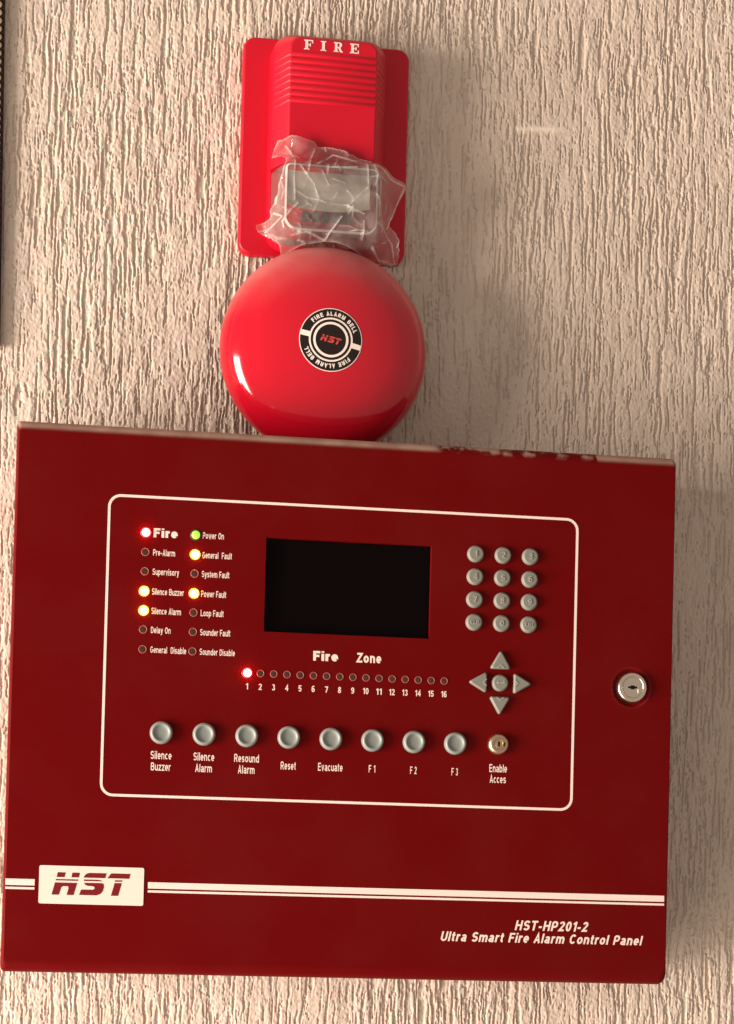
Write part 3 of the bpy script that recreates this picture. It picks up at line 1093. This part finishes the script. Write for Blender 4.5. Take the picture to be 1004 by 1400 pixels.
def lens_material():
    m, nt, N, L, b = new_mat('clear_lens_plastic')
    N.remove(b)
    out = N['Material Output']
    tr = N.new('ShaderNodeBsdfTransparent')
    tr.inputs[0].default_value = (.93, .92, .90, 1)
    gl = N.new('ShaderNodeBsdfGlossy')
    gl.inputs[0].default_value = (.9, .9, .9, 1)
    gl.inputs['Roughness'].default_value = .12
    df = N.new('ShaderNodeBsdfDiffuse')
    df.inputs[0].default_value = (.75, .70, .64, 1)
    fr = N.new('ShaderNodeFresnel')
    fr.inputs[0].default_value = 1.45
    m1 = N.new('ShaderNodeMixShader')
    m1.inputs[0].default_value = .09
    L.new(tr.outputs[0], m1.inputs[1])
    L.new(df.outputs[0], m1.inputs[2])
    m2 = N.new('ShaderNodeMixShader')
    L.new(fr.outputs[0], m2.inputs[0])
    L.new(m1.outputs[0], m2.inputs[1])
    L.new(gl.outputs[0], m2.inputs[2])
    L.new(m2.outputs[0], out.inputs['Surface'])
    return m


LENSM = lens_material()
lens = obj('flash_lens', mk('flash_lens', *loft([at_h(rr(43.5, 4.5, 62.5, 14, 3), 21.8), at_h(rr(42, 5, 62.2, 13.5, 4), 33), at_h(rr(38.5, 6.5, 61.2, 12, 4), 47), at_h(rr(36.0, 8.6, 59.6, 10, 4), 50.5),
    at_h(rr(34.0, 10.5, 57.8, 9, 3.5), 51.5)], cap0=False), smooth=30), LENSM, STR, label='clear flash lens at the foot of the siren')
ro, ri = rr(36.3, 8.3, 59.9, 10, 4), rr(34.9, 9.7, 58.5, 8.8, 3)
nr = len(ro)
vs = at_h(ro, 50.2) + at_h(ri, 51.0) + at_h(ro, 51.3) + at_h(ri, 52.0)
fs = []
for i in range(nr):
    j = (i + 1) % nr
    fs += [(2 * nr + i, 2 * nr + j, 3 * nr + j, 3 * nr + i), (i, j, 2 * nr + j, 2 * nr + i), (nr + i, nr + j, 3 * nr + j, 3 * nr + i)]
obj('lens_edge_glint', mk('lens_edge_glint', vs, fs), M['lens_edge_glint'], lens)  # added pale ring: the clear edge's bright outline put into its colour
# reflector: a grey trough, its upper wall facing down and out
rv, rf = [], []
nn = 18
for k in range(9):
    t = k / 8
    for i in range(nn + 1):
        x = -33 + 66 * i / nn
        e = abs(x / 33)
        zz = 58 - 25 * t - (1 - e * e) * 3.0 * t
        hh = 40 - 14.5 * math.sin(t * math.pi * .85) * (1 - .35 * e ** 4) + 2 * e ** 6
        rv.append((x, hh, zz))
for k in range(8):
    for i in range(nn):
        a = k * (nn + 1) + i
        rf.append((a, a + 1, a + nn + 2, a + nn + 1))
obj('reflector', mk('reflector', rv, rf, smooth=50, fix=False), M['silver'], STR)
# row of plain dark blocks, added in place of unreadable lettering under the reflector
for i in range(5):
    x = -17 + 8.2 * i
    obj('letter_block', prism('letter_block', round_poly(rect(x - 2.7, x + 2.7, 24.5, 30.5), 1.2, 3), 22, 31), M['block'], STR)
obj('lower_bar', mk('lower_bar', *loft([at_h(rr(27, 13.5, 20.5, 3.4, 3.4), 21.5), at_h(rr(27, 13.5, 20.5, 3.4, 3.4), 27), at_h(rr(25.8, 14.6, 19.4, 2.4, 2.4), 28.2)]), smooth=40), M['bell_back'], STR)

# ================================================================ plastic bag film over the lens


def film_material():
    m, nt, N, L, b = new_mat('crumpled_clear_film')
    N.remove(b)
    out = N['Material Output']
    at_ = N.new('ShaderNodeAttribute')
    at_.attribute_name = 'crease'
    tc = N.new('ShaderNodeTexCoord')
    nz = N.new('ShaderNodeTexNoise')
    nz.inputs['Scale'].default_value = 40
    nz.inputs['Detail'].default_value = 6
    nz.inputs['Distortion'].default_value = 1.5
    L.new(tc.outputs['Object'], nz.inputs['Vector'])
    tr = N.new('ShaderNodeBsdfTransparent')
    tr.inputs[0].default_value = (.97, .96, .95, 1)
    df = N.new('ShaderNodeBsdfDiffuse')
    df.inputs[0].default_value = (.86, .80, .74, 1)
    tl = N.new('ShaderNodeBsdfTranslucent')
    tl.inputs[0].default_value = (.86, .80, .74, 1)
    md = N.new('ShaderNodeMixShader')
    md.inputs[0].default_value = .4
    L.new(df.outputs[0], md.inputs[1])
    L.new(tl.outputs[0], md.inputs[2])
    gl = N.new('ShaderNodeBsdfGlossy')
    gl.inputs[0].default_value = (1, 1, 1, 1)
    gl.inputs['Roughness'].default_value = .09
    bp = N.new('ShaderNodeBump')
    bp.inputs['Strength'].default_value = .25
    bp.inputs['Distance'].default_value = .002
    L.new(nz.outputs['Fac'], bp.inputs['Height'])
    L.new(bp.outputs['Normal'], gl.inputs['Normal'])
    # scatter: a little everywhere, more along the creases
    mr = N.new('ShaderNodeMapRange')
    mr.inputs[1].default_value = .35
    mr.inputs[2].default_value = .75
    mr.inputs[3].default_value = .05
    mr.inputs[4].default_value = .24
    L.new(nz.outputs['Fac'], mr.inputs[0])
    ad = N.new('ShaderNodeMath')
    ad.operation = 'MULTIPLY_ADD'
    ad.use_clamp = True
    L.new(at_.outputs['Fac'], ad.inputs[0])
    ad.inputs[1].default_value = .85
    L.new(mr.outputs[0], ad.inputs[2])
    m1 = N.new('ShaderNodeMixShader')
    L.new(ad.outputs[0], m1.inputs[0])
    L.new(tr.outputs[0], m1.inputs[1])
    L.new(md.outputs[0], m1.inputs[2])
    fr = N.new('ShaderNodeFresnel')
    fr.inputs[0].default_value = 1.5
    L.new(bp.outputs['Normal'], fr.inputs['Normal'])
    m2 = N.new('ShaderNodeMixShader')
    L.new(fr.outputs[0], m2.inputs[0])
    L.new(m1.outputs[0], m2.inputs[1])
    L.new(gl.outputs[0], m2.inputs[2])
    L.new(m2.outputs[0], out.inputs['Surface'])
    return m


def build_bag():
    bag = [(-57.25, 644.25), (-44.13, 644.51), (-29.57, 641.45), (-27.5, 637.67), (-21.57, 638.13), (-13.63, 637.18), (-5.65, 635.43), (5.04, 631.65), (18.37, 629.38), (31.82, 623.81), (44.63, 618.18), (44.74, 613.55), (37.81, 597.82), (31.53, 582.83), (36.95, 579.26), (41.1, 572.96), (42.53, 558.54), (37.52, 556.6), (30.85, 557.31), (22.94, 555.17), (14.97, 555.27), (1.72, 555.64), (-20.67, 554.05), (-44.34, 554.34), (-51.02, 559.1), (-54.41, 563.44), (-60.4, 566.94), (-70.32, 571.45), (-71.8, 577.88), (-62.11, 581.86), (-61.65, 589.1), (-57.33, 598.6), (-56.89, 606.49), (-54.55, 617.16), (-52.16, 625.88), (-54.23, 629.66), (-61.44, 629.75), (-59.7, 637.76)]
    cre = [[(-45.19, 628.82), (-45.74, 610.51), (-44.9, 593.62)], [(-53.49, 622.3), (-57.27, 603.11), (-58.77, 591.27)], [(-41.03, 620.0), (-30.22, 606.47), (-26.67, 596.29)], [(-23.96, 617.4), (-18.42, 606.06)], [(-43.77, 600.22), (-35.16, 595.65), (-19.38, 592.92), (-2.3, 592.23)], [(11.33, 625.37), (12.49, 605.79)], [(-2.32, 592.88), (11.8, 607.05)], [(-7.96, 582.65), (-16.18, 570.94), (-25.62, 556.56)], [(-54.2, 575.99), (-47.29, 585.62), (-42.22, 590.95)], [(-29.41, 635.29), (-33.35, 625.83), (-35.03, 615.24)], [(-28.02, 622.32), (-15.17, 632.48), (3.35, 628.03)], [(16.63, 626.47), (29.99, 620.93), (44.0, 615.5)], [(21.06, 580.21), (35.18, 570.74), (40.2, 557.36)], [(22.61, 597.37), (24.76, 575.23)], [(9.84, 580.69), (9.13, 567.55)], [(18.17, 564.27), (26.31, 558.69), (40.61, 558.0)], [(-51.98, 638.73), (-46.49, 628.72)], [(-53.54, 624.25), (-43.88, 628.92), (-41.23, 627.17)], [(-46.15, 567.46), (-34.47, 569.62), (-18.66, 565.54)], [(-20.1, 620.32), (3.49, 622.8)], [(3.35, 628.03), (16.61, 625.12), (22.2, 613.08), (21.59, 585.49)], [(-59.64, 584.7), (-54.3, 579.89), (-61.95, 574.12), (-71.64, 572.11)], [(-14.25, 597.22), (-11.73, 601.34)], [(43.36, 614.04), (35.9, 594.42), (29.67, 579.53)]]
    wgt = [.7, .8, .9, .6, .5, .6, .5, 1.0, 1.0, .7, .6, 1.0, .8, .5, .6, .8, .5, .8, .5, .6, .6, .8, .5, .8]
    rr_ = random.Random(3)
    for _ in range(48):                                     # finer random creases
        x, z = rr_.uniform(-62, 38), rr_.uniform(560, 640)
        a, l = rr_.uniform(0, math.pi), rr_.uniform(4, 15)
        b_ = a + rr_.uniform(-.6, .6)
        cre.append([(x, z), (x + l * .5 * math.cos(a), z + l * .5 * math.sin(a)), (x + l * .5 * (math.cos(a) + math.cos(b_)), z + l * .5 * (math.sin(a) + math.sin(b_)))])
        wgt.append(rr_.uniform(.2, .6))
    cre = [[(x + 15.7, z - 563.2) for x, z in l] for l in cre]
    pts = [(x + 15.7, z - 563.2) for x, z in bag]
    dense = []
    for i, p in enumerate(pts):                             # ragged, denser outline
        q = pts[(i + 1) % len(pts)]
        L_ = math.dist(p, q)
        k = max(1, int(L_ / 1.6))
        for s in range(k):
            t = s / k
            jt = 0 if s == 0 else rr_.gauss(0, .32)
            dense.append((p[0] + (q[0] - p[0]) * t - (q[1] - p[1]) / L_ * jt, p[1] + (q[1] - p[1]) * t + (q[0] - p[0]) / L_ * jt))
    out = []
    for x, z in dense:                                      # the bell's rim holds the lower edge up
        d = math.hypot(x, z + 79.8)
        if d < 82.0:
            x, z = x * 82.0 / d, (z + 79.8) * 82.0 / d - 79.8
        out.append((x, z))
    poly = out
    n0 = len(poly)

    def inside(x, z):
        c = False
        j = n0 - 1
        for i in range(n0):
            (xi, zi), (xj, zj) = poly[i], poly[j]
            if (zi > z) != (zj > z) and x < (xj - xi) * (z - zi) / (zj - zi) + xi:
                c = not c
            j = i
        return c

    P_ = [Vector(p) for p in poly]
    st = .75
    z = -8.0
    r = 0
    while z < 84:
        x = -58 + (st / 2 if r % 2 else 0)
        while x < 62:
            a, b_ = x + rr_.uniform(-.22, .22), z + rr_.uniform(-.22, .22)
            if inside(a, b_):
                P_.append(Vector((a, b_)))
            x += st
        z += st * .87
        r += 1
    res = delaunay_2d_cdt(P_, [(i, (i + 1) % n0) for i in range(n0)], [], 1, 1e-4)
    vs2, fs2 = res[0], res[2]
    A = np.array([(v.x, v.y) for v in vs2])
    crease = np.zeros(len(A))
    hw = np.zeros(len(A))
    for l, wg in zip(cre, wgt):
        best = np.full(len(A), 1e9)
        for p, q in zip(l[:-1], l[1:]):
            p, q = np.array(p), np.array(q)
            t = np.clip(((A - p) @ (q - p)) / ((q - p) @ (q - p)), 0, 1)
            best = np.minimum(best, np.linalg.norm(A - (p + t[:, None] * (q - p)), axis=1))
        crease = np.maximum(crease, wg * np.exp(-(best / .45) ** 2))
        hw += wg * 1.3 * np.maximum(0, 1 - best / 2.2)
    dx = np.maximum(np.abs(A[:, 0]) - 35, 0)
    dz = np.maximum(np.maximum(9 - A[:, 1], A[:, 1] - 59), 0)
    d = np.hypot(dx, dz)
    t = np.clip(d / 17, 0, 1)
    base = 52.6 - 19 * (t * t * (3 - 2 * t))
    base = np.where(A[:, 1] > 62, np.maximum(base, 47.0 - 16 * np.clip((np.abs(A[:, 0]) - 32) / 14, 0, 1)), base)
    low = np.clip((10 - A[:, 1]) / 16, 0, 1)
    base = base - 12 * low * low
    nzs = np.zeros(len(A))
    rs = np.random.RandomState(5)
    for _ in range(14):
        k = rs.normal(0, .10, 2)
        nzs += np.abs(np.sin(A @ k + rs.uniform(0, 6.28))) * .42
    h = base + np.minimum(hw, 3.2) + nzs - 1.2 + 2.0 * np.clip(t, 0, 1) * np.sin(A[:, 0] * .21 + A[:, 1] * .17)
    h = np.maximum(h, 12.5)
    me = mk('plastic_bag', [(A[i, 0], h[i], A[i, 1]) for i in range(len(A))], [tuple(f) for f in fs2], fix=False)
    me.polygons.foreach_set('use_smooth', [True] * len(me.polygons))
    at_ = me.attributes.new('crease', 'FLOAT', 'POINT')
    # light caught by the cut rim, put into the film's scatter as well
    rim = np.full(len(A), 1e9)
    for p in poly:
        rim = np.minimum(rim, np.hypot(A[:, 0] - p[0], A[:, 1] - p[1]))
    crease = np.maximum(crease, .45 * np.exp(-(rim / .8) ** 2))
    at_.data.foreach_set('value', crease.astype(np.float32))
    o = obj('plastic_bag', me, film_material())
    o.location = (SX0, 0, SZ0)
    tag(o, 'crumpled clear plastic film wrapped over the flash lens of the siren', 'plastic film')


build_bag()

# ================================================================ dark board with pale beads at the left edge
BRD = empty('beaded_board', (-.2644, 0, 1.6785))
BRD.rotation_euler = (0, math.radians(-.95), 0)
tag(BRD, 'dark board edged with a row of pale beads at the upper left margin', 'board')
bd = rect(-90, 0, 0, 420)
obj('board', mk('board', *loft([at_h(bd, 1.6), at_h(bd, 5.4), at_h(rect(-89.4, -.6, .6, 419.4), 6.0)]), smooth=30), M['dark_frame'], BRD)
bead_me = mk('bead', *lathe([(2.5, -.3), (2.45, .5), (2.1, 1.3), (1.3, 1.8), (0, 2.0)], 16), smooth=60)
for i in range(64):
    obj('bead', bead_me, M['bead'], BRD, (-4.6, 5.8, 5 + 6.4 * i))
